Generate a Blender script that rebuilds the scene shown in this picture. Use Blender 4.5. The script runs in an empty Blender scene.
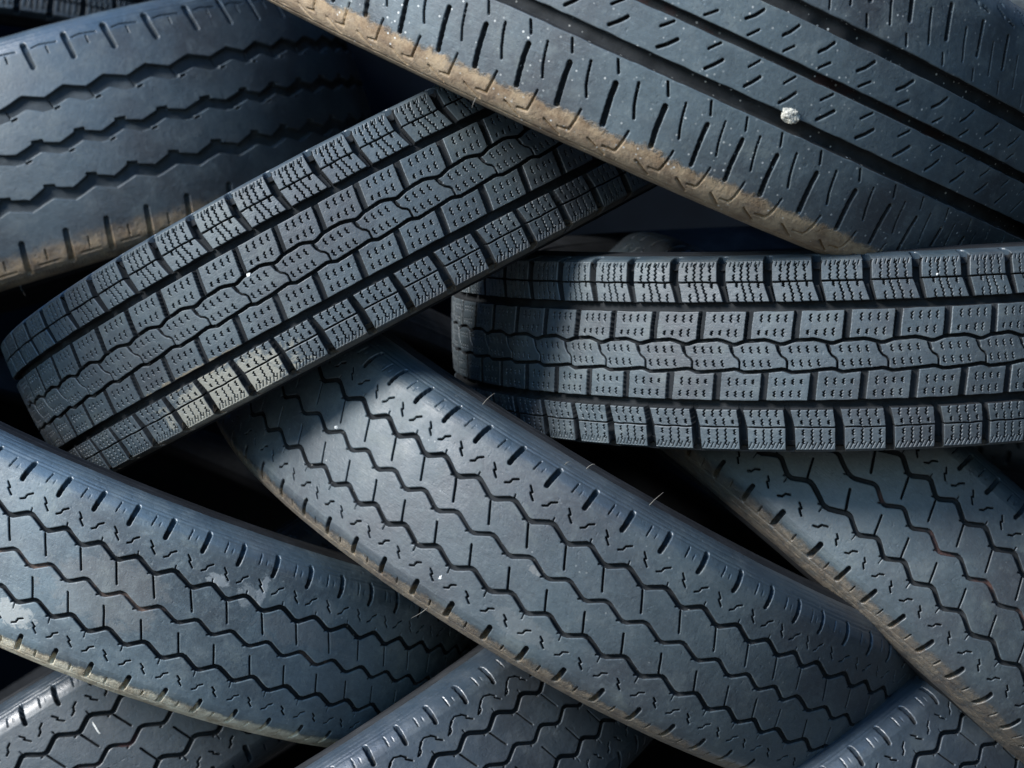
import bpy, math, random
import numpy as np
random.seed(3); rng=np.random.default_rng(5)
sc=bpy.context.scene; col=sc.collection
HFOV=math.radians(30)
DETAIL=1.0          # grid refinement
# ---------------------------------------------------------------- poses (camera-space metres: x right, y up, z towards the viewer)
FAM={'win':dict(delta=0.109956,RC=0.5),'rib':dict(delta=0.084816,RC=0.4),'pat':dict(delta=0.128396,RC=0.45),'hex':dict(delta=0.090607,RC=0.45)}
POSE={
'B':dict(R=[[0.9563, 0.0327, -0.29054], [-0.00166, -0.9931, -0.11723], [0.29237, -0.11259, 0.94965]],P=[0.17962, 0.0153, -1.41358],kc=5.500,k0=-1,eps=[-0.006, 0.039, 0.011, -0.039, -0.07, -0.017, 0.011, -0.032, -0.017, -0.0, 0.03, 0.064, 0.025]),
'A':dict(R=[[0.85505, 0.46858, -0.2221], [0.43566, -0.88144, -0.1824], [0.28123, -0.0592, 0.95781]],P=[-0.21203, 0.05801, -1.4472],kc=4.829,k0=-1,eps=[0.0, -0.022, -0.022, 0.046, 0.03, 0.014, 0.077, 0.047, -0.003, -0.032, -0.088, -0.069, 0.021]),
'C':dict(R=[[0.88469, -0.40585, 0.22935], [-0.33846, -0.89752, -0.28266], [-0.32057, -0.17244, 0.9314]],P=[0.17948, 0.19, -1.14831],kc=7.618,k0=-1,eps=[0.0, 0.037, -0.049, -0.027, -0.07, 0.004, 0.159, 0.144, -0.023, -0.149, -0.104, 0.002, 0.083, 0.008, -0.015, 0.0, 0.0]),
'P':dict(R=[[0.81173, 0.2903, 0.50677], [0.28872, -0.95373, 0.08386], [-0.50767, -0.07824, 0.85799]],P=[-0.3118, 0.25626, -1.84494],kc=3.512,k0=-2,eps=[0.004, -0.009, 0.042, -0.001, -0.058, -0.068, 0.026, 0.107, 0.012, -0.014, -0.045, -0.01, 0.012, -0.0]),
'E':dict(R=[[0.85642, -0.49923, -0.13159], [-0.50707, -0.86129, -0.03257], [0.09708, -0.09462, 0.99077]],P=[0.0123, -0.12288, -1.34366],kc=6.953,k0=-2,eps=[0.0, 0.007, 0.025, 0.041, -0.026, -0.071, -0.136, -0.135, -0.115, -0.036, -0.026, 0.015, 0.089, 0.148, 0.171, 0.134, 0.047, -0.128, -0.004]),
'D':dict(R=[[0.88114, -0.38433, 0.27545], [-0.36141, -0.92305, -0.1318], [-0.30491, -0.01659, 0.95224]],P=[-0.24552, -0.17367, -1.42606],kc=4.617,k0=-1,eps=[0.07, 0.124, 0.091, 0.028, -0.025, -0.034, -0.04, -0.09, -0.062, -0.052, -0.006, -0.006, -0.0]),
'F':dict(R=[[0.74976, -0.66079, 0.03487], [-0.6612, -0.75021, 0.00022], [-0.02602, 0.02322, 0.99939]],P=[0.32163, -0.12524, -1.38018],kc=1.893,k0=-2,eps=[0.0, 0.236, 0.119, -0.044, -0.114, -0.163, -0.097, -0.043, 0.105, 0.0]),
'G':dict(R=[[0.74214, 0.51723, 0.42627], [0.441, -0.85575, 0.27056], [-0.50473, 0.01281, 0.86318]],P=[-0.01695, -0.29341, -1.46899],kc=1.100,k0=-2,eps=[0.006, 0.033, -0.031, -0.023, 0.014, -0.0, -0.0]),
'H':dict(R=[[0.84839, 0.52428, 0.07326], [0.52392, -0.85138, 0.02559], [-0.07579, -0.01668, 0.99698]],P=[-0.32398, -0.29001, -1.48094],kc=1.571,k0=-1,eps=[0.0, -0.005, 0.003, 0.021, -0.019, -0.0]),
}
g=POSE['G']; POSE['I']=dict(R=g['R'],P=[g['P'][0]+.347,g['P'][1]-.0158,g['P'][2]],kc=1.1,k0=-2,eps=g['eps'])
R0={'win':.33,'rib':.34,'pat':.33,'hex':.33}
SCALE={'A':.93,'B':.94,'C':1.085,'P':.96,'E':.985,'D':.968,'F':1.02,'G':.975,'H':1.03,'I':.972}
CAMH=0.0            # set once the lowest tyre is known
# ---------------------------------------------------------------- tread patterns (u in pitches, v in mm across the tread)
PL={f:FAM[f]['delta']*R0[f]*1000 for f in FAM}
VC={'win':-5.,'rib':4.,'pat':-8.,'hex':2.5}
EDGE={'win':(-75.,65.),'rib':(-76.,84.),'pat':(-104.,88.),'hex':(-53.,58.)}
PROF={ # increments (axial, drop) beyond the tread edge
'win':[(0,0),(1.5,3),(2.6,7),(3.6,13),(4.2,22),(5,38),(4,56),(0,74),(-8,90),(-16,100)],
'rib':[(0,0),(5,1.6),(9,4.2),(12.5,7.8),(15.5,13),(17.5,20),(19,32),(19,48),(16,66),(10,82),(0,96),(-8,104)],
'pat':[(0,0),(6,1.8),(11,4.8),(15,9),(18,15),(20,24),(21.5,38),(20,58),(14,78),(4,96),(-4,104)],
'hex':[(0,0),(4,1.6),(8,4.4),(12,8.6),(15.5,14),(18.5,21),(20.5,31),(21.5,44),(20,60),(15,76),(7,91),(0,100)]}
TREADS={'win':16.,'rib':34.,'pat':28.,'hex':36.}      # how far (mm of arc) the tread mesh runs down the shoulder
def build_profile(f):
    lo,hi=EDGE[f]; RC=FAM[f]['RC']*1000
    s=[];a=[];d=[]
    def side(e,sg):
        pts=PROF[f]; n=len(pts)
        P=np.array(pts,float); t=np.arange(n)
        tt=np.linspace(0,n-1,(n-1)*12+1)
        # Catmull-Rom for a smooth shoulder
        out=[]
        for q in tt:
            i=min(int(q),n-2); w=q-i
            p0=P[max(i-1,0)];p1=P[i];p2=P[i+1];p3=P[min(i+2,n-1)]
            out.append(.5*((2*p1)+(-p0+p2)*w+(2*p0-5*p1+4*p2-p3)*w*w+(-p0+3*p1-3*p2+p3)*w**3))
        out=np.array(out); L=np.concatenate([[0],np.cumsum(np.hypot(*np.diff(out,axis=0).T))])
        return e+sg*L, e+sg*out[:,0], e*e/(2*RC)+out[:,1]
    s1,a1,d1=side(lo,-1); s2,a2,d2=side(hi,1)
    c=np.linspace(lo,hi,200)[1:-1]
    return np.concatenate([s1[::-1],c,s2]),np.concatenate([a1[::-1],c,a2]),np.concatenate([d1[::-1],c*c/(2*RC),d2])
class Tile:
    def __init__(s,f,lo,hi,step=.14):
        s.f=f; s.pl=PL[f]; s.lo=lo; s.step=step
        s.nu=int(round(s.pl/step)); s.nv=int((hi-lo)/step)+1
        s.u=(np.arange(s.nu))/s.nu; s.v=lo+np.arange(s.nv)*step
        s.h=np.zeros((s.nv,s.nu),np.float32)
    def seg(s,u0,v0,u1,v1,w,depth,soft=.35,w1=None):
        w1=w if w1 is None else w1
        for sh in (-2,-1,0,1,2):
            a=np.array([(u0+sh)*s.pl,v0]);b=np.array([(u1+sh)*s.pl,v1]); m=max(w,w1)/2+1
            i0=int(max(0,(min(a[0],b[0])-m)/s.pl*s.nu)); i1=int(min(s.nu,(max(a[0],b[0])+m)/s.pl*s.nu+1))
            j0=int(max(0,(min(v0,v1)-m-s.lo)/s.step)); j1=int(min(s.nv,(max(v0,v1)+m-s.lo)/s.step+2))
            if i0>=i1 or j0>=j1: continue
            X,Y=np.meshgrid(s.u[i0:i1]*s.pl,s.v[j0:j1]); d=b-a; L=max(d@d,1e-9)
            t=np.clip(((X-a[0])*d[0]+(Y-a[1])*d[1])/L,0,1)
            r=np.hypot(X-a[0]-t*d[0],Y-a[1]-t*d[1]); ww=w+(w1-w)*t
            k=np.clip((ww/2-r)/soft+.5,0,1); k=k*k*(3-2*k)
            s.h[j0:j1,i0:i1]=np.minimum(s.h[j0:j1,i0:i1],-depth*k)
    def poly(s,pts,w,depth,**k):
        for p,q in zip(pts[:-1],pts[1:]): s.seg(p[0],p[1],q[0],q[1],w,depth,**k)
    def band(s,top,bot,depth,soft=.8):
        def fn(c):
            if np.isscalar(c): return np.full(s.nu,float(c))
            us=[];vs=[]
            for sh in(-2,-1,0,1,2):
                for p in c: us.append(p[0]+sh);vs.append(p[1])
            return np.interp(s.u,us,vs)
        t=fn(top);b=fn(bot); V=s.v[:,None]
        k=np.clip(np.minimum(V-t,b-V)/soft+.5,0,1); k=k*k*(3-2*k)
        s.h=np.minimum(s.h,-depth*k)
    def squig(s,u,v,hgt,w=.7,depth=4.5,amp=.6,lean=0.,n=2):
        # small wavy sipe
        a=amp/s.pl; pts=[]
        m=4*n//2+1
        for i in range(m):
            t=i/(m-1)-.5; pts.append((u+(a if i%2 else -a)*(-1)+lean*t/s.pl,v+hgt*t))
        s.poly(pts,w,depth,soft=.25)
    def sample(s,U,V):
        x=(U%1.0)*s.nu; i=np.floor(x).astype(int); fx=(x-i).astype(np.float32); i0=i%s.nu; i1=(i+1)%s.nu
        y=np.clip((V-s.lo)/s.step,0,s.nv-1.001); j=np.floor(y).astype(int); fy=(y-j).astype(np.float32)
        h=s.h
        o=(h[j,i0]*(1-fx)+h[j,i1]*fx)*(1-fy)+(h[j+1,i0]*(1-fx)+h[j+1,i1]*fx)*fy
        return np.where((V<s.lo)|(V>s.v[-1]),0,o)
def tile_win():
    t=Tile('win',-92,82)
    t.band(-45,-38.6,7.5); t.band(28.2,34.9,7.5)
    t.poly([(.05,-13.9),(.12,-14.1),(.30,-16.3),(.72,-17.3),(.82,-16.6),(1.05,-13.9)],2.5,6)
    t.poly([(.07,4.7),(.13,5.0),(.28,7.0),(.75,5.9),(1.07,4.7)],2.5,6)
    t.poly([(0,-14),(.005,-9),(.075,-5),(.15,-3.2),(.185,-1),(.18,5)],1.3,5)
    t.poly([(-.01,-13),(.03,-8.5)],2.6,1.8)
    t.seg(.422,-38.6,.352,-18,5.2,3.2); t.seg(.372,-38.6,.302,-18,1.7,6.5)
    t.seg(.722,8,.655,28,5.4,3.4)
    t.poly([(.155,34),(.217,48.4)],4.8,8,w1=6.2); t.poly([(.217,48.4),(.222,72)],6.3,8,w1=7)
    t.seg(.797,-60.4,.797,-84,6.4,8); t.seg(.805,-60,.913,-45,6.2,5,w1=4.6); t.seg(.85,-60,.955,-45,1.5,8)
    t.seg(0,-59.9,.999,-59.9,.95,6); t.seg(0,48.4,.999,48.4,.95,6)
    for i,u in enumerate((.667,.834,1.01,1.172)):
        t.squig(u,-33,5.2,lean=-.6); t.squig(u-.065,-22.4,(3,3.2,4.8,5.2)[i],lean=-.6)
    for i,u in enumerate((.253,.425,.597,.770)):
        t.squig(u,-9.8,4.6,lean=.9); t.squig(u+.04,.3,4.6,lean=.9)
    for i,u in enumerate((.95,1.12,1.29,1.46)):
        t.squig(u,14,(5.6,4.6,3.6,3)[i],lean=-.3); t.squig(u-.045,23.2,(4,4.2,4.6,4.6)[i],lean=-.3)
    for i,u in enumerate((.07,.226,.381,.556)):
        if i in(0,3): t.squig(u,-69.8,5); t.squig(u+(.01 if i else -.01),-63,4.2)
        else: t.squig(u,-67,12.5,n=4,amp=.7)
    for u in (.275,.43): t.squig(u,-55,7.5,lean=2.2,n=3,amp=.6)
    t.squig(.13,-57.8,3); t.squig(.60,-57.5,3)
    for u in (.15,.32,.49,.66): t.squig(u,-48.3,5.6,lean=.5)
    for i,u in enumerate((.40,.58,.755,.94)):
        t.squig(u,38,5,lean=-.3); t.squig(u+.05,44.7,4.6 if i in(1,2) else 2.8,lean=.3)
        u2=u+.08
        if i in(1,2): t.squig(u2,56,12,n=4,amp=.5)
        else: t.squig(u2,52.5,4); t.squig(u2,59,4)
    for k in range(9):
        u=-.12+k*.092; 
        if u<.66: t.seg(u+.03,-74.5,u,-71.3,.55,1.6,soft=.3)
        u=.36+k*.085
        if u<1.06: t.seg(u+.04,60,u-.02,64.3,.55,1.4,soft=.3)
    return t
def tile_hex(conn=False):
    t=Tile('hex',-92,98)
    for v,dv,w,d in((-29.8,6.8,3.2,4.0),(-1.0,6.6,2.7,3.0),(27.9,6.7,3.1,4.0)):
        t.poly([(.04,v),(.12,v+.4),(.48,v+dv-.5),(.56,v+dv),(.64,v+dv-.4),(.96,v+.4),(1.04,v)],w,d,soft=.5)
        t.seg(.53,v+dv,.43,v+dv+1.6,1.1,1.8)
    t.seg(.01,-34,.03,-30,.75,2); t.seg(.545,40.2,.53,35.5,.7,1.6)
    t.seg(.585,-20.5,.815,-5.8,1.15,4.6); t.seg(.715,13,.93,28,1.15,4.6)
    t.seg(.50,-50.4,.56,-66,3.1,5,w1=3.6,soft=.6); t.seg(.0,57.4,-.03,71,3.3,5,w1=3.8,soft=.6)
    t.seg(.06,-55.5,.10,-64,.9,1.6); t.seg(.49,65,.485,71,1.1,1.8); t.seg(.25,-57,.27,-60,.8,.7)
    t.poly([(.20,-44.5),(.31,-41.2),(.27,-40.2),(.41,-36.6)],.95,4.2,soft=.3)
    t.poly([(.65,-36.9),(.745,-38.6),(.77,-41.6),(.89,-44)],.95,4.2,soft=.3)
    t.poly([(.14,44.3),(.24,46.4),(.21,47.8),(.33,50.6)],.95,4.2,soft=.3)
    t.poly([(.64,50.6),(.735,49.2),(.76,46.2),(.87,44.4)],.95,4.2,soft=.3)
    if conn: t.poly([(.60,-36.8),(.74,-40.6),(.86,-44.2),(1.02,-46),(1.2,-44)],.75,2.6,soft=.3)
    # moulded lines round the shoulder
    for v,w,d in((-67,1.0,.7),(-70.5,.8,.6),(-76,.8,.5),(-81,.8,.5),(73.5,1.0,.7),(80,.8,.6),(84,.8,.5)): t.seg(0,v,1,v,w,d,soft=.8)
    return t
def tile_pat():
    t=Tile('pat',-128,112)
    t.band([(0,-61.2),(.5,-54.1)],[(.06,-47.8),(.38,-41.4),(.62,-41.7),(.632,-44.2),(.72,-44.6),(.98,-47.9)],5.5,soft=.9)
    t.band([(.524,-9.4),(.90,-14.8),(.915,-17.8),(1.155,-17.1),(1.17,-13.9),(1.50,-9.7)],[(.40,-.6),(.44,.2),(.66,.2),(.672,-1.8),(.76,-2.3),(1.05,-6.2)],5.5,soft=.9)
    t.band([(.471,35.0),(.868,27.6),(.882,24.6),(1.11,26.8),(1.122,29.6),(1.46,33.8)],[(.475,45.9),(.977,38.9),(1.03,39)],5.5,soft=.9)
    t.seg(.66,-41,.76,-42,1.6,5); t.seg(.68,1,.78,0,1.6,5)
    t.seg(.62,-44,.55,-52,1.0,9.6); 
    t.seg(.45,-84.8,.37,-107,5.0,4.2,w1=6,soft=.8); t.seg(.905,-94.5,.89,-101,1.2,2.5)
    t.poly([(.55,-103),(.75,-104.5),(1.15,-103)],1.1,1.2)
    t.seg(.01,71,-.06,99,5.0,4.2,w1=5.6,soft=.8); t.seg(.46,82,.44,91.5,1.2,2.5); t.seg(.2,95,.67,95,1.1,1.6)
    for k in range(13): t.seg(k/13,102.3,k/13-.01,107.5,1.1,.9,soft=.6)
    t.seg(0,100.4,1,100.4,.8,.6);t.seg(0,109.5,1,109.5,.8,.6)
    for v in(-111,-116,-121): t.seg(0,v,1,v,.9,.7,soft=.8)
    return t
def tile_rib():
    t=Tile('rib',-108,116)
    t.band(31,39.9,7.5,soft=1.1); t.band(.8,6.3,7.5,soft=1.0); t.band(-33,-24,7.5,soft=1.1)
    t.poly([(-.01,55.9),(.0,64),(.03,73),(.075,81.6)],2.9,5.4,soft=.5); 
    t.poly([(.365,49.8),(.41,57),(.47,64),(.56,70.6)],1.2,4.6,soft=.35)
    t.seg(.84,42.4,.955,49.8,1.2,4.6,soft=.35)
    t.seg(.293,14.7,.481,8.7,1.15,4.6,soft=.35); t.poly([(.401,26.3),(.53,22.5),(.668,17.4)],1.7,4.6,soft=.4)
    t.seg(.932,-2,.133+1,-7.6,1.15,4.6,soft=.35); t.poly([(.755,-10.2),(.9,-14),(1.029,-19.4)],1.6,4.6,soft=.4)
    t.seg(.448,-42.6,.552,-36.2,1.15,4.6,soft=.35); t.poly([(.79,-63),(.88,-54),(1.02,-43.6)],1.2,4.6,soft=.35)
    t.poly([(.222,-71),(.29,-62),(.40,-51)],2.5,5,soft=.5)
    t.poly([(.57,78.9),(.545,86),(.49,94.5),(.25,95)],1.3,1.8,soft=.5)
    t.seg(.93,94,1.33,102,1.3,1.8,soft=.5)
    t.seg(.05,-80,.3,-78,1.2,1.5); t.seg(.6,-84,.9,-80,1.3,1.5); t.seg(.5,-92,.85,-88,1.3,1.5)
    for v,w,d in((105.5,1.6,1.1),(110,1,.6),(-99,1.4,1),(-103,1,.6)): t.seg(0,v,1,v,w,d,soft=.8)
    return t
TILES={'win':tile_win(),'hex':tile_hex(),'hexc':tile_hex(True),'pat':tile_pat(),'rib':tile_rib()}
# ---------------------------------------------------------------- smooth value noise on arrays
def vnoise(x,y,seed):
    r=np.random.default_rng(seed); T=r.random((256,256)).astype(np.float32)
    i=np.floor(x).astype(int);j=np.floor(y).astype(int);fx=x-i;fy=y-j
    fx=fx*fx*(3-2*fx);fy=fy*fy*(3-2*fy)
    a=T[i&255,j&255];b=T[(i+1)&255,j&255];c=T[i&255,(j+1)&255];d=T[(i+1)&255,(j+1)&255]
    return (a*(1-fx)+b*fx)*(1-fy)+(c*(1-fx)+d*fx)*fy-.5
# ---------------------------------------------------------------- mesh helpers
def grid_mesh(name,V,wrap,attr=None,mat=None,parent=None,smooth=True,flip=False):
    """V: rows x cols x 3"""
    nr,nc=V.shape[:2]
    me=bpy.data.meshes.new(name)
    me.vertices.add(nr*nc); me.vertices.foreach_set('co',V.reshape(-1).astype(np.float32))
    i=np.arange(nr-1)[:,None]; cols=nc if wrap else nc-1; j=np.arange(cols)[None,:]; j2=(j+1)%nc
    q=np.stack([i*nc+j,i*nc+j2,(i+1)*nc+j2,(i+1)*nc+j],-1).reshape(-1,4)
    if flip: q=q[:,::-1]
    n=len(q); me.loops.add(n*4); me.loops.foreach_set('vertex_index',q.reshape(-1).astype(np.int32))
    me.polygons.add(n); me.polygons.foreach_set('loop_start',np.arange(0,4*n,4,dtype=np.int32))
    me.polygons.foreach_set('loop_total',np.full(n,4,np.int32))
    me.update(calc_edges=True)
    if smooth: me.polygons.foreach_set('use_smooth',np.ones(n,bool))
    if attr is not None:
        a=me.attributes.new('surf','FLOAT_VECTOR','POINT'); a.data.foreach_set('vector',attr.reshape(-1).astype(np.float32))
    me.update()
    o=bpy.data.objects.new(name,me); col.objects.link(o)
    if mat: me.materials.append(mat)
    if parent: o.parent=parent
    return o
def tube(name,pts,r,mat,parent=None,n=6,taper=True):
    pts=[np.array(p,float) for p in pts]; rows=[]
    for k,p in enumerate(pts):
        d=pts[min(k+1,len(pts)-1)]-pts[max(k-1,0)]; d/=np.linalg.norm(d)
        a=np.cross(d,[0.3,.5,.8]); a/=np.linalg.norm(a); b=np.cross(d,a)
        rr=r*(1-.75*k/(len(pts)-1)) if taper else r
        rows.append([p+rr*(a*math.cos(t)+b*math.sin(t)) for t in np.linspace(0,2*math.pi,n,endpoint=False)])
    return grid_mesh(name,np.array(rows),True,None,mat,parent)
# ---------------------------------------------------------------- materials
def new_mat(name):
    m=bpy.data.materials.new(name); m.use_nodes=True; nt=m.node_tree; nt.nodes.clear()
    out=nt.nodes.new('ShaderNodeOutputMaterial'); b=nt.nodes.new('ShaderNodeBsdfPrincipled'); nt.links.new(b.outputs[0],out.inputs[0])
    return m,nt,b
class N:
    def __init__(s,nt): s.nt=nt
    def add(s,t,**k):
        n=s.nt.nodes.new(t)
        for a,v in k.items(): setattr(n,a,v)
        return n
    def link(s,a,b): s.nt.links.new(a,b)
    def math(s,op,a,b=None,c=None,clamp=False):
        n=s.add('ShaderNodeMath',operation=op); n.use_clamp=clamp
        for i,x in enumerate((a,b,c)):
            if x is None: continue
            if isinstance(x,(int,float)): n.inputs[i].default_value=x
            else: s.link(x,n.inputs[i])
        return n.outputs[0]
    def noise(s,vec,scale,detail=3,rough=.55,dist=0.,off=None):
        n=s.add('ShaderNodeTexNoise'); n.inputs['Scale'].default_value=scale; n.inputs['Detail'].default_value=detail
        n.inputs['Roughness'].default_value=rough; n.inputs['Distortion'].default_value=dist
        if off:
            v=s.add('ShaderNodeVectorMath',operation='ADD'); s.link(vec,v.inputs[0]); v.inputs[1].default_value=off; vec=v.outputs[0]
        s.link(vec,n.inputs['Vector']); return n.outputs['Fac']
    def ramp(s,x,lo,hi,smooth=True):
        n=s.add('ShaderNodeMapRange'); n.interpolation_type='SMOOTHSTEP' if smooth else 'LINEAR'
        s.link(x,n.inputs['Value']); n.inputs['From Min'].default_value=lo;n.inputs['From Max'].default_value=hi
        return n.outputs['Result']
    def mix(s,f,a,b):
        n=s.add('ShaderNodeMix',data_type='RGBA')
        if isinstance(f,(int,float)): n.inputs[0].default_value=f
        else: s.link(f,n.inputs[0])
        for i,x in((6,a),(7,b)):
            if isinstance(x,tuple): n.inputs[i].default_value=(*x,1)
            else: s.link(x,n.inputs[i])
        return n.outputs[2]
def rubber(name,top=(.05,.053,.056),deep=(.018,.020,.022),rough=.5,mud=(),patches=(),speck=0.,tint=(.032,.038,.046),off=(0,0,0),rust=None,spec=1.0,edge=(-.056,.062)):
    m,nt,b=new_mat(name); n=N(nt)
    at=n.add('ShaderNodeAttribute',attribute_name='surf'); vec=at.outputs['Vector']
    tc=n.add('ShaderNodeTexCoord').outputs['Object']
    sp=n.add('ShaderNodeSeparateXYZ'); n.link(vec,sp.inputs[0]); X,Y,H=sp.outputs
    big=n.noise(tc,9,4,.6,off=off); mid=n.noise(tc,45,5,.65,off=off); fine=n.noise(tc,420,4,.7); 
    # fine scuffs stretched round the tyre
    st=n.add('ShaderNodeVectorMath',operation='MULTIPLY'); n.link(vec,st.inputs[0]); st.inputs[1].default_value=(60,900,0)
    scuff=n.noise(st.outputs[0],1,3,.6)
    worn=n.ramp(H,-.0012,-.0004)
    c=n.mix(n.ramp(big,.35,.7),top,tint)
    c=n.mix(n.math('MULTIPLY',n.ramp(mid,.5,.75),.6),c,(top[0]*1.9,top[1]*1.6,top[2]*1.4))
    c=n.mix(n.math('MULTIPLY',n.ramp(n.noise(tc,22,6,.7,.4,off=(off[0]+5,off[1],off[2])),.55,.72),.55),c,(top[0]*2.0,top[1]*1.65,top[2]*1.35))
    c=n.mix(n.math('MULTIPLY',n.ramp(mid,.5,.22),.4),c,tuple(x*.55 for x in top))
    c=n.mix(n.math('MULTIPLY',n.ramp(scuff,.55,.8),.35),c,tuple(min(1,x*1.9) for x in top))
    grain=n.noise(tc,260,4,.75)
    c=n.mix(n.math('MULTIPLY',n.ramp(grain,.52,.72),.42),c,(top[0]*2.1,top[1]*1.8,top[2]*1.6))
    c=n.mix(n.math('MULTIPLY',n.ramp(grain,.48,.3),.45),c,tuple(x*.4 for x in top))
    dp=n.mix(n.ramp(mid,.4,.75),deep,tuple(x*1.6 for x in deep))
    if rust:   # dust / rust-coloured dirt lying in a groove
        v0,v1,rc=rust
        k=n.math('MULTIPLY',n.ramp(Y,v0,v0+.001),n.ramp(Y,v1,v1-.001)); k=n.math('MULTIPLY',k,n.ramp(n.noise(tc,24,5,.7),.5,.62))
        dp=n.mix(n.math('MULTIPLY',k,.8),dp,rc)
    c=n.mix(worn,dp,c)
    rgh=n.math('ADD',n.math('MULTIPLY_ADD',mid,.5,rough-.22),n.math('MULTIPLY',fine,.12))
    # the moulded shoulder beyond the worn band keeps its gloss
    sh_=n.math('MAXIMUM',n.ramp(Y,edge[0],edge[0]-.004),n.ramp(Y,edge[1],edge[1]+.004))
    c=n.mix(n.math('MULTIPLY',sh_,.45),c,(top[0]*.62,top[1]*.8,top[2]*.98))
    rgh=n.math('SUBTRACT',rgh,n.math('MULTIPLY',sh_,.13))
    mudk=None
    for sg,start,width,colr,amt,rag in mud:
        yy=n.math('MULTIPLY',Y,sg) 
        e=n.math('ADD',yy,n.math('MULTIPLY_ADD',n.math('ADD',n.math('MULTIPLY',n.noise(tc,34,6,.75,off=off),.6),n.math('MULTIPLY',n.noise(tc,150,5,.75),.4)),rag*1.6,-rag*.8)) 
        k=n.ramp(e,start,start+width)
        k=n.math('MULTIPLY',k,n.math('MULTIPLY_ADD',n.ramp(n.noise(tc,120,5,.75),.3,.62),.45,amt-.45),clamp=True)
        mc=n.mix(n.ramp(n.noise(tc,48,6,.75),.38,.66),colr,(colr[0]*.5,colr[1]*.43,colr[2]*.36))
        mudk=k if mudk is None else n.math('MAXIMUM',mudk,k)
        c=n.mix(k,c,mc); rgh=n.math('MAXIMUM',rgh,n.math('MULTIPLY',k,.85))
    rgh=n.math('MAXIMUM',rgh,n.math('MULTIPLY_ADD',worn,-1.,1.))
    for (px,py,rx,ry,colr,amt,sc_) in patches:
        mp=n.add('ShaderNodeVectorMath',operation='SUBTRACT'); n.link(vec,mp.inputs[0]); mp.inputs[1].default_value=(px,py,0)
        ms=n.add('ShaderNodeVectorMath',operation='MULTIPLY'); n.link(mp.outputs[0],ms.inputs[0]); ms.inputs[1].default_value=(1/rx,1/ry,0)
        ln=n.add('ShaderNodeVectorMath',operation='LENGTH'); n.link(ms.outputs[0],ln.inputs[0])
        nz=n.noise(tc,sc_,6,.75,.6,off=off)
        d=n.math('MULTIPLY_ADD',nz,2.4,n.math('ADD',ln.outputs['Value'],-1.2))
        k=n.math('MULTIPLY',n.ramp(d,1.0,.75),amt,clamp=True); k=n.math('MULTIPLY',k,n.ramp(H,-.0009,-.0001))
        c=n.mix(k,c,colr); rgh=n.math('MAXIMUM',rgh,n.math('MULTIPLY',k,.8))
    if speck>0:
        vo=n.add('ShaderNodeTexVoronoi'); vo.inputs['Scale'].default_value=230; n.link(tc,vo.inputs['Vector'])
        k=n.math('MULTIPLY',n.ramp(vo.outputs['Distance'],.22,.13),n.ramp(n.noise(tc,33,4,.7),.5-.1*speck,.68))
        sc2=n.add('ShaderNodeSeparateColor'); n.link(vo.outputs['Color'],sc2.inputs[0])
        k=n.math('MULTIPLY',k,n.ramp(sc2.outputs[0],.55,.9)); k=n.math('MULTIPLY',k,min(1,speck))
        c=n.mix(k,c,(.6,.61,.58))
    n.link(c,b.inputs['Base Color']); n.link(rgh,b.inputs['Roughness']); n.link(n.math('MULTIPLY',n.math('MULTIPLY_ADD',sh_,.5,spec),n.math('MULTIPLY_ADD',worn,.85,.15)),b.inputs['Specular IOR Level'])
    hsum=n.math('ADD',n.math('ADD',n.math('MULTIPLY',fine,.45),n.math('MULTIPLY',grain,.5)),n.math('ADD',n.math('MULTIPLY',mid,.9),n.math('MULTIPLY',scuff,.25)))
    if mudk is not None: hsum=n.math('ADD',hsum,n.math('MULTIPLY',mudk,n.math('MULTIPLY',n.noise(tc,130,6,.75),3.)))
    bp=n.add('ShaderNodeBump'); bp.inputs['Strength'].default_value=.6; bp.inputs['Distance'].default_value=.0007
    n.link(hsum,bp.inputs['Height']); n.link(bp.outputs[0],b.inputs['Normal'])
    return m
def simple(name,c,rough=.8,scale=30,var=.4):
    m,nt,b=new_mat(name); n=N(nt); tc=n.add('ShaderNodeTexCoord').outputs['Object']
    f=n.noise(tc,scale,5,.65); n.link(n.mix(n.ramp(f,.3,.7),c,tuple(x*(1-var) for x in c)),b.inputs['Base Color'])
    b.inputs['Roughness'].default_value=rough
    bp=n.add('ShaderNodeBump'); bp.inputs['Strength'].default_value=.5; bp.inputs['Distance'].default_value=.001; n.link(f,bp.inputs['Height']); n.link(bp.outputs[0],b.inputs['Normal'])
    return m
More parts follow.
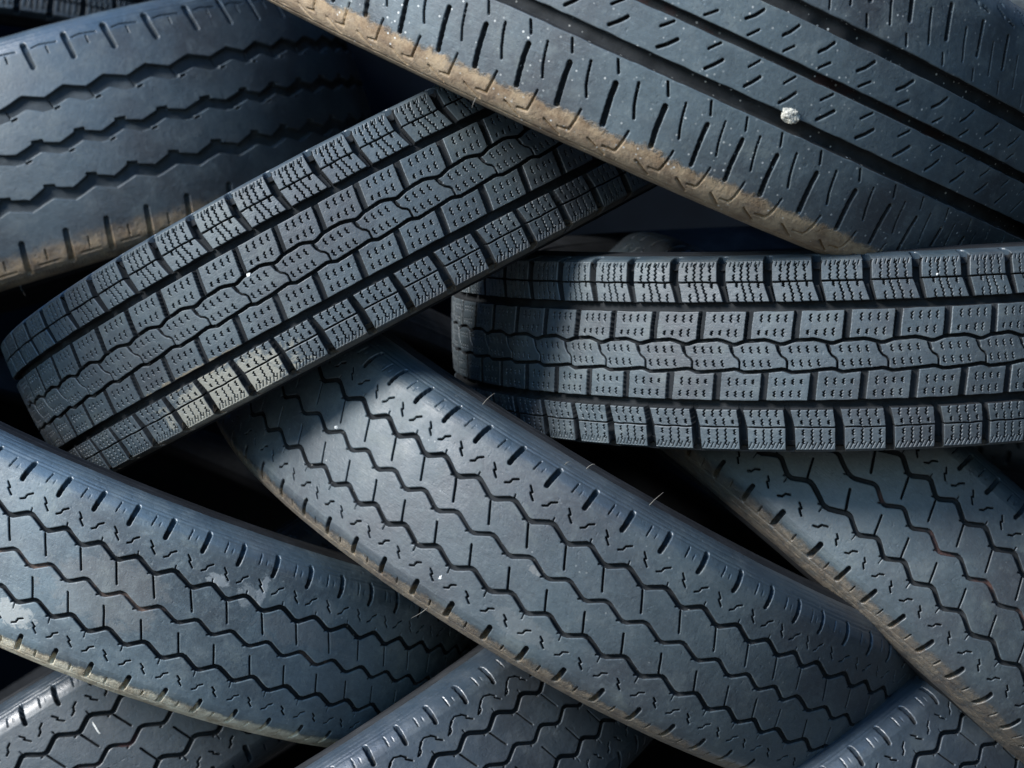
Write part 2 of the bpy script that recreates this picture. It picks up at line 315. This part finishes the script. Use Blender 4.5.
# ---------------------------------------------------------------- tyre
def c2w(p): return np.array([p[0],-p[2],p[1]])
F_=512/math.tan(HFOV/2)
def make_tyre(key,fam,pose,scale,label,mat,side_mat,tile=None,fine=1.0,hairs=(),pattern=True):
    R=R0[fam]; RC=FAM[fam]['RC']; dl=FAM[fam]['delta']; T=TILES[tile or fam]
    Rm=np.array(pose['R']); P=np.array(pose['P'])*scale; Cc=P-Rm[:,2]*R*scale
    # local axes: x = circumferential, y = -v (so the frame is right-handed), z = outward at phi=0
    L=np.stack([Rm[:,0],-Rm[:,1],Rm[:,2]],1); Wm=np.array([c2w(L[:,i]) for i in range(3)]).T
    root=bpy.data.objects.new('tyre',None); col.objects.link(root); root.empty_display_size=.1
    from mathutils import Matrix
    M=Matrix([[*map(float,Wm[0]),0],[*map(float,Wm[1]),0],[*map(float,Wm[2]),0],[0,0,0,1]]); M.translation=[float(x) for x in c2w(Cc)]
    root.matrix_world=M
    root['label']=label; root['category']='tyre'; root['group']='tyres in the stack'
    # u(phi)
    ks=pose['k0']+np.arange(len(pose['eps'])); ph=(ks-pose['kc']+np.array(pose['eps']))*dl
    a=np.linspace(ph[0],ph[-1],len(ks))
    kk=list(ks); pp=list(ph)
    # go on past the fitted stretch, then close the ring on a whole number of pitches
    span=(pp[-1]-pp[0]); rest=2*math.pi-span; nrest=max(1,round(rest/dl)); 
    kk.append(kk[-1]+nrest); pp.append(pp[0]+2*math.pi)
    K=np.array(kk[:-1]+[]); 
    def u_of(phi):
        x=(phi-pp[0])%(2*math.pi)+pp[0]
        return np.interp(x,pp,kk)
    # phi samples: fine only where the camera can see the tread
    cand=np.radians(np.arange(-88,89,1.0)); vis=[]
    for c in cand:
        ok=False
        for vv in (-.07,0,.07):
            w=Rm@np.array([R*math.sin(c),vv,R*math.cos(c)-R])*scale+P
            x=512+F_*w[0]/-w[2]; y=384-F_*w[1]/-w[2]
            nrm=Rm@np.array([math.sin(c),0,math.cos(c)])
            if -40<x<1064 and -40<y<808 and nrm@(-w)/np.linalg.norm(w)>-.08: ok=True
        if ok: vis.append(c)
    if not vis: vis=[0]
    f0,f1=min(vis)-.02,max(vis)+.02
    phi=[]; x=-math.pi
    while x<math.pi-1e-6:
        phi.append(x)
        if f0<=x<=f1: stp=(.5 if abs(x)<.8 else .72)*fine/DETAIL
        else: stp=4.
        x+=stp/1000/R
    phi=np.array(phi); 
    if math.pi-phi[-1]<.001: phi=phi[:-1]
    S,Aa,Dd=build_profile(fam); lo,hi=EDGE[fam]; ts=TREADS[fam]
    rows=list(np.arange(lo-2,hi+2,.46*fine/DETAIL)); s=hi+2
    while s<hi+ts: rows.append(s); s+=.9*fine
    rows.append(hi+ts)
    s=lo-2-.9*fine; pre=[]
    while s>lo-ts: pre.append(s); s-=.9*fine
    pre.append(lo-ts); rows=np.array(pre[::-1]+rows)
    def prof(s):
        a=np.interp(s,S,Aa); d=np.interp(s,S,Dd)
        e=.4; ta=np.interp(s+e,S,Aa)-np.interp(s-e,S,Aa); td=np.interp(s+e,S,Dd)-np.interp(s-e,S,Dd)
        l=np.hypot(ta,td); return a/1000,d/1000,td/l,ta/l     # normal: axial = td, radial = ta
    def surf(rows,phi,h,attr=True):
        a,d,na,nr=prof(rows)
        r=R-d[:,None]+h*nr[:,None]; y=a[:,None]+h*na[:,None]
        V=np.stack([r*np.sin(phi)[None],-y+0*phi[None],r*np.cos(phi)[None]],-1)*scale
        return V
    U=u_of(phi)[None,:]+0*rows[:,None]; VV=rows[:,None]+0*phi[None]
    sd=ord(key[0])*7+len(key)
    arc=(phi*R*1000)[None,:]+0*VV
    # wobble the pattern a little so that no two pitches are cut alike
    Uw=U+vnoise(arc/9+50,VV/9+50,sd)*.012; Vw=VV+vnoise(arc/8+9,VV/8+90,sd+1)*.55
    h=T.sample(Uw,Vw) if pattern else 0*VV
    h=h*(1+.35*vnoise(arc/14+70,VV/14+70,sd+6))
    # wear: low swells and small pits on the running surface
    h=h+.35*vnoise(arc/28+30,VV/22+30,sd+2)+.10*vnoise(arc/4+60,VV/4+60,sd+3)
    pit=vnoise(arc/1.6+60,VV/1.6+60,sd+4); h=h-np.clip(pit-.38,0,1)*2.0
    V=surf(rows,phi,h/1000)
    attr=np.stack([arc/1000,VV/1000,h/1000],-1)
    grid_mesh('tread',V,True,attr,mat,root)
    # sidewalls
    ph2=np.linspace(-math.pi,math.pi,300,endpoint=False)
    smax,smin=S.max(),S.min()
    for sg,e,end in((1,hi+ts,smax),(-1,lo-ts,smin)):
        rr=np.linspace(e,end,90); hh=np.zeros((len(rr),len(ph2)))
        q=np.abs(rr-e)
        ring=-.5*np.exp(-((q-9)/.8)**2)+.7*np.exp(-((q-24)/1.4)**2)+.5*np.exp(-((q-30)/1.0)**2)-.4*np.exp(-((q-48)/1)**2)+.8*np.exp(-((q-62)/1.5)**2)
        hh+=ring[:,None]+.25*vnoise(ph2[None]*R*1000/20+20+0*rr[:,None],rr[:,None]/12+20+0*ph2[None],sd+5)
        hh[0]=0
        Vs=surf(rr,ph2,hh/1000)
        at=np.stack([(ph2*R)[None]+0*rr[:,None],(rr/1000)[:,None]+0*ph2[None],-.003+0*hh],-1)
        grid_mesh('sidewall',Vs,True,at,side_mat,root,flip=(sg<0))
    # inner liner: from bead to bead inside the casing
    b1,b2=Aa[S.argmin()]/1000,Aa[S.argmax()]/1000; db1,db2=Dd[S.argmin()]/1000,Dd[S.argmax()]/1000
    mid=(b1+b2)/2; w=(Aa.max()-Aa.min())/2000-.009
    pts=[(b1,db1),(b1+.004,db1+.004),(b1+.012,db1-.003)]
    for t in np.linspace(math.pi*.93,math.pi*.07,17): pts.append((mid+w*math.cos(t),.075-.058*math.sin(t)))
    pts+=[(b2-.012,db2-.003),(b2-.004,db2+.004),(b2,db2)]
    pts=np.array(pts); r=R-pts[:,1]
    V=np.stack([r[:,None]*np.sin(ph2),-pts[:,0][:,None]+0*ph2[None],r[:,None]*np.cos(ph2)],-1)*scale
    grid_mesh('inner_liner',V,True,None,M_LINER,root,flip=True)
    for (u,s,ln,lean,lv) in hairs:
        phx=(u-pose['kc'])*dl; a,d,na,nr=prof(np.array([s]))
        def P3(hh,du,dv):
            p=phx+du/1000/R; rr=R-d[0]+hh/1000*nr[0]; y=a[0]+hh/1000*na[0]+dv/1000
            return np.array([rr*math.sin(p),-y,rr*math.cos(p)])*scale
        tube('vent_hair',[P3(-.5,0,0),P3(ln*.4,lean*.25,lv*.2),P3(ln*.75,lean*.6,lv*.55),P3(ln,lean,lv)],.00034,M_HAIR,root)
    return root,(Rm,P,Cc,R,scale,dl,pose,prof)
M_LINER=simple('liner_rubber',(.007,.008,.010),.9)
M_LINER.node_tree.nodes['Principled BSDF'].inputs['Specular IOR Level'].default_value=.2
M_HAIR=simple('hair_rubber',(.16,.15,.13),.5)
BROWN=(.34,.25,.15); CREAM=(.68,.63,.48); TAN=(.16,.125,.08)
SIDE=rubber('sidewall_rubber',edge=(-9,9),spec=.6,top=(0.019,0.028,0.036),deep=(.025,.027,.03),rough=.48,tint=(.022,.026,.034))
mats={
'A':rubber('rubber_block_a',edge=(-.0765,.0665),top=(0.053,0.077,0.091),rough=.5,mud=((1,.062,.008,TAN,.75,.012),),patches=((-.045,.055,.075,.022,(.27,.26,.21),.85,45),(-.05,.031,.09,.005,(.2,.16,.1),.7,80)),off=(3,1,2)),  # first patch paints a sunlit area into the lower blocks' colour
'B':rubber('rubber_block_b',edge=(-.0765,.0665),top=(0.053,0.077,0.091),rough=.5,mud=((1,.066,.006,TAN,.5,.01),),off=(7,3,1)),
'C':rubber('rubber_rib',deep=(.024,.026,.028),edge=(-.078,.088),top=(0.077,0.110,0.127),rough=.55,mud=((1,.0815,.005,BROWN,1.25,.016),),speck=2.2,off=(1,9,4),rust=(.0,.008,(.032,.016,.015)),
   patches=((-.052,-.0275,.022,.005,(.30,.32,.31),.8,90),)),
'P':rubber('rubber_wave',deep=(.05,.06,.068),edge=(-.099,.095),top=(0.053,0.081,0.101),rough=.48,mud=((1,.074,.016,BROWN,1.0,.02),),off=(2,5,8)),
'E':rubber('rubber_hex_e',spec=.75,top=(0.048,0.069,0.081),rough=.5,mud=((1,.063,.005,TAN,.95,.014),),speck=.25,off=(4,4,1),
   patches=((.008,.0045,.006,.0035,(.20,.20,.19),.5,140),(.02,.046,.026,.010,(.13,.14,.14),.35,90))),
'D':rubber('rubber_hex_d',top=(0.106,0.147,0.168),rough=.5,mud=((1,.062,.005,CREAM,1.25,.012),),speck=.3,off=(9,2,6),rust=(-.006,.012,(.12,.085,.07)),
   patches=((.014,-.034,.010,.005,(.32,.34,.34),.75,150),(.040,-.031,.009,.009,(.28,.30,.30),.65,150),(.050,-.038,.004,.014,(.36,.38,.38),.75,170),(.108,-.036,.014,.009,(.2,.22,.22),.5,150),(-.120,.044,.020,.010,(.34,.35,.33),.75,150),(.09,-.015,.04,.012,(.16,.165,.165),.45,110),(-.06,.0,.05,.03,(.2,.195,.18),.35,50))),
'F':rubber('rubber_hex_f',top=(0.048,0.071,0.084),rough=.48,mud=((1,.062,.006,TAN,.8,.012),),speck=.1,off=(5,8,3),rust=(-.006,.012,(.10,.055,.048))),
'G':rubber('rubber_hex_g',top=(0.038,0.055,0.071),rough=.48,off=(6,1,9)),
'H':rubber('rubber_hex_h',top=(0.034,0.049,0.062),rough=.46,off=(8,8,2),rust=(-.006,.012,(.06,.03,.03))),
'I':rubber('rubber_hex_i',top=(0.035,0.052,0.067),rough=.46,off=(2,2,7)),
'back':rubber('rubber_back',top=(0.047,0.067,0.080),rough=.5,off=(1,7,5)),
}
LB={
'A':'block-tread tyre slanting up to the right across the upper middle',
'B':'block-tread tyre lying level at the right',
'C':'top right tyre with straight grooves, brown muddy shoulder and a pale stone in one groove',
'P':'top left tyre with three wide zigzag grooves and dusty brown lower edge',
'E':'middle tyre with zigzag grooves, slanting down to the right below both block-tread tyres',
'D':'left tyre with zigzag grooves, white scuffs and a cream muddy lower edge',
'F':'right-hand tyre with zigzag grooves, steeply slanted beneath the level block-tread tyre',
'G':'bottom tyre slanting up to the right beneath the middle tyre, shiny upper shoulder',
'H':'bottom left corner tyre beneath the muddy-edged one, white streak on its tread',
'I':'bottom right tyre slanting up to the right beneath the steep right-hand tyre',
}
FM={'A':'win','B':'win','C':'rib','P':'pat','E':'hex','D':'hex','F':'hex','G':'hex','H':'hex','I':'hex'}
HAIRS={'E':[(3.7,-86,9,5,-3),(7.0,-86,8,4,2),(6.5,-74,5,2,1),(8.9,-86,9,4,-4),(5.3,80,7,-6,5)],'P':[(-1.5,116,8,3,3)],'C':[(1.2,104,5,1,2)]}
INFO={}
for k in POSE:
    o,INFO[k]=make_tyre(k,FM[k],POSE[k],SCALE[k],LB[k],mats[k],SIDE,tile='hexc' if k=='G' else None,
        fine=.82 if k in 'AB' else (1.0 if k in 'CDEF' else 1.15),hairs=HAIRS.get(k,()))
def pose_from(dirdeg,P,tilt=0.,yaw=0.,kc=0.):
    """band direction in the picture (degrees, down to the right positive)"""
    a=math.radians(dirdeg); X=np.array([math.cos(a),-math.sin(a),0]); Y=np.array([-math.sin(a),-math.cos(a),0]); Z=np.array([0,0,1.])
    B=np.stack([X,Y,Z],1)
    t=math.radians(tilt); y=math.radians(yaw)
    Rx=np.array([[1,0,0],[0,math.cos(t),-math.sin(t)],[0,math.sin(t),math.cos(t)]]); Ry=np.array([[math.cos(y),0,math.sin(y)],[0,1,0],[-math.sin(y),0,math.cos(y)]])
    return dict(R=(Ry@Rx@B).tolist(),P=P,kc=kc,k0=-2,eps=[0]*5)
BACK=[
('L1','hex',pose_from(26.2,[-.765,.367,-1.032],-10.6,14.3),1.,'added unseen tyre just beyond the left edge of the picture'),  # added out of view, posed to cast shade on the slanting tyre's left end
('R1','hex',pose_from(30,[.80,.10,-1.55],0),1.,'tyre of the stack just beyond the right edge of the picture'),
('R2','hex',pose_from(-30,[.86,-.30,-1.5],0),1.,'lower tyre of the stack just beyond the right edge of the picture'),
('R3','hex',pose_from(-25,[.70,.50,-1.55],0),1.,'upper tyre of the stack beyond the top right corner of the picture'),
('J','win',pose_from(4,[-.62,.485,-2.1],-6),1.,'blurred block-tread tyre in the back row behind the top left tyre'),
('L','hex',pose_from(8,[.62,-.03,-2.0],5),1.,'dark bluish back-row tyre at the right edge under the level tyre'),
('M','hex',pose_from(-35,[-.66,.10,-1.95],5),1.,'pale rounded shoulder of a back-row tyre at the left edge'),
('Q','win',pose_from(-30,[.25,-.22,-2.1],0),1.,'back-row tyre hidden in the dark between the lower tyres'),
]
for k,f,p,s,l in BACK:
    make_tyre(k+'b',f,p,s,l,mats['back'],SIDE,fine=2.2 if k in 'JKLMQ' else 4.)
# ---------------------------------------------------------------- world scale helpers
def on_tyre(k,u,s,h=0.):
    Rm,P,Cc,R,scale,dl,pose,prof=INFO[k]
    ks=pose['k0']+np.arange(len(pose['eps'])); ph=(u-pose['kc']+np.interp(u,ks,pose['eps']))*dl
    a,d,na,nr=prof(np.array([s])); r=R-d[0]+h/1000*nr[0]; y=a[0]+h/1000*na[0]
    p=Cc+Rm@np.array([r*math.sin(ph),y,r*math.cos(ph)])*scale
    n=Rm@np.array([math.sin(ph)*nr[0],na[0],math.cos(ph)*nr[0]])
    t=Rm@np.array([math.cos(ph),0,-math.sin(ph)])
    return c2w(p),c2w(n),c2w(t)
def pebble(k,u,s,size,label,mat,h=.3,name='pebble',seed=1,cat='pebble',stretch=(1,1,.7)):
    import bmesh
    from mathutils import Matrix,Vector,noise
    p,n,t=on_tyre(k,u,s,h); b=np.cross(n,t)
    bm=bmesh.new(); bmesh.ops.create_icosphere(bm,subdivisions=4,radius=1)
    for v in bm.verts:
        q=v.co.copy()
        v.co*= 1+.38*noise.noise(q*1.3+Vector((seed*3.1,0,0)))+.22*noise.noise(q*3.1+Vector((seed,5,0)))+.12*noise.noise(q*7)
        v.co.x*=stretch[0]*size;v.co.y*=stretch[1]*size;v.co.z*=stretch[2]*size
    me=bpy.data.meshes.new(name); bm.to_mesh(me); bm.free()
    o=bpy.data.objects.new(name,me); col.objects.link(o); me.materials.append(mat)
    o.matrix_world=Matrix([[t[0],b[0],n[0],p[0]],[t[1],b[1],n[1],p[1]],[t[2],b[2],n[2],p[2]],[0,0,0,1]])
    o['label']=label;o['category']=cat; o['group']='small stones caught in the treads'
    return o
M_STONE=simple('pale_stone',(.62,.60,.52),.85,900,.45); M_WHITE=simple('white_grit',(.75,.75,.72),.7,900,.2)
pebble('C',7.83,30.6,.0064,'crumbly pale stone stuck at the edge of a groove on the top right tyre',M_STONE,h=-.4,seed=2,stretch=(1.05,.75,.5))
pebble('A',5.42,-15.2,.0016,'round white pebble in the thin groove of the slanting block-tread tyre',M_WHITE,h=-.6,seed=3)
pebble('E',-.17+.95,-1,.0015,'white grit in a zigzag groove at the shaded upper end of the middle tyre',M_WHITE,h=-.3,seed=4)
pebble('E',5.45,45.6,.0010,'tiny white chip in a small sipe near the lower shoulder of the middle tyre',M_WHITE,h=-.2,seed=5,stretch=(1,1.8,.6))
pebble('B',9.2,-62,.0008,'speck of white grit at the upper shoulder blocks of the level block-tread tyre',M_WHITE,h=0,seed=6)
pebble('H',2.0,-19,.0022,'thin white sliver lying across the tread of the bottom left tyre',M_WHITE,h=.2,name='sliver',seed=7,cat='sliver',stretch=(.35,2.6,.2))
# ---------------------------------------------------------------- setting
deps=bpy.context.evaluated_depsgraph_get()
zmin=1e9
for o in bpy.data.objects:
    if o.name.startswith('tread'):
        m=np.array(o.matrix_world if o.parent is None else o.parent.matrix_world)
        co=np.empty(len(o.data.vertices)*3,np.float32); o.data.vertices.foreach_get('co',co); co=co.reshape(-1,3)[::97]
        zmin=min(zmin,float((co@m[2,:3]+m[2,3]).min()))
print('ground at',zmin)
def plane(name,x0,x1,y0,y1,z,mat,vertical=None):
    me=bpy.data.meshes.new(name)
    if vertical is None: vs=[(x0,y0,z),(x1,y0,z),(x1,y1,z),(x0,y1,z)]
    me.from_pydata(vs,[],[(0,1,2,3)]); me.materials.append(mat); o=bpy.data.objects.new(name,me); col.objects.link(o); o['kind']='structure'; return o
M_GR=simple('dusty_ground',(.10,.095,.085),.9,4,.3)
plane('ground',-60,60,-60,60,zmin,M_GR)
def box(name,x0,x1,y0,y1,z0,z1,mat):
    me=bpy.data.meshes.new(name)
    vs=[(x,y,z) for z in(z0,z1) for y in(y0,y1) for x in(x0,x1)]
    me.from_pydata(vs,[],[(0,2,3,1),(4,5,7,6),(0,1,5,4),(2,6,7,3),(0,4,6,2),(1,3,7,5)]); me.materials.append(mat)
    o=bpy.data.objects.new(name,me); col.objects.link(o); return o
M_BLOCKER=simple('shade_black',(.004,.007,.012),1.,6,.4)  # near-black colour stands in for the deep shade in the gaps
M_BLOCKER.node_tree.nodes['Principled BSDF'].inputs['Specular IOR Level'].default_value=.1
w=box('back_blocker',-3,3,2.5,2.7,zmin+.002,zmin+2.6,M_BLOCKER); w['label']='near-black wall added behind the tyre stack to keep light out of the gaps'; w['category']='wall_blocker'  # added to stop light from behind showing through the gaps
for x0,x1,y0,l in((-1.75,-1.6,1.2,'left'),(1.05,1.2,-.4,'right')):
    w=box('side_blocker',x0,x1,y0,2.498,zmin+.002,zmin+3.4,M_BLOCKER); w['label']='dark side wall added out of view to block side light, on the %s of the tyre stack'%l; w['category']='wall_blocker'  # unseen slabs added to block light from the sides
w=box('roof_blocker',-.30,1.048,1.62,2.498,.82,.90,M_BLOCKER); w['label']='dark roof added out of view to keep sky light off the back'; w['category']='roof_blocker'  # unseen slab added overhead so the gaps stay dark
# ---------------------------------------------------------------- light
SUN_EL,SUN_AZ=29.,-51.    # azimuth: 0 = straight behind the camera, negative = from the left
wd=bpy.data.worlds.new('World'); sc.world=wd; wd.use_nodes=True; nt=wd.node_tree
bg=nt.nodes['Background']; sky=nt.nodes.new('ShaderNodeTexSky'); sky.sky_type='NISHITA'; sky.sun_disc=False
el=math.radians(SUN_EL)
d=np.array([math.sin(math.radians(SUN_AZ))*math.cos(el),-math.cos(math.radians(SUN_AZ))*math.cos(el),math.sin(el)]) # direction to the sun
sky.ozone_density=9.; sky.dust_density=0.; sky.air_density=1.5; sky.sun_elevation=el; sky.sun_rotation=math.atan2(d[0],d[1])
nt.links.new(sky.outputs[0],bg.inputs[0]); bg.inputs[1].default_value=.135
sd=bpy.data.lights.new('sun','SUN'); sd.energy=3.6; sd.angle=math.radians(18); sd.color=(1,.97,.93)
so=bpy.data.objects.new('sun',sd); col.objects.link(so)
from mathutils import Vector
so.rotation_euler=Vector([float(-x) for x in d]).to_track_quat('-Z','Y').to_euler()
# ---------------------------------------------------------------- camera
cd=bpy.data.cameras.new('camera'); cd.angle=HFOV; cd.clip_start=.05; cd.clip_end=200
co=bpy.data.objects.new('camera',cd); col.objects.link(co); co.rotation_euler=(math.pi/2,0,0); sc.camera=co
cd.dof.use_dof=True; cd.dof.focus_distance=1.38; cd.dof.aperture_fstop=8
sc.view_settings.view_transform='Standard'; sc.view_settings.look='None'; sc.view_settings.exposure=.95; sc.view_settings.gamma=1
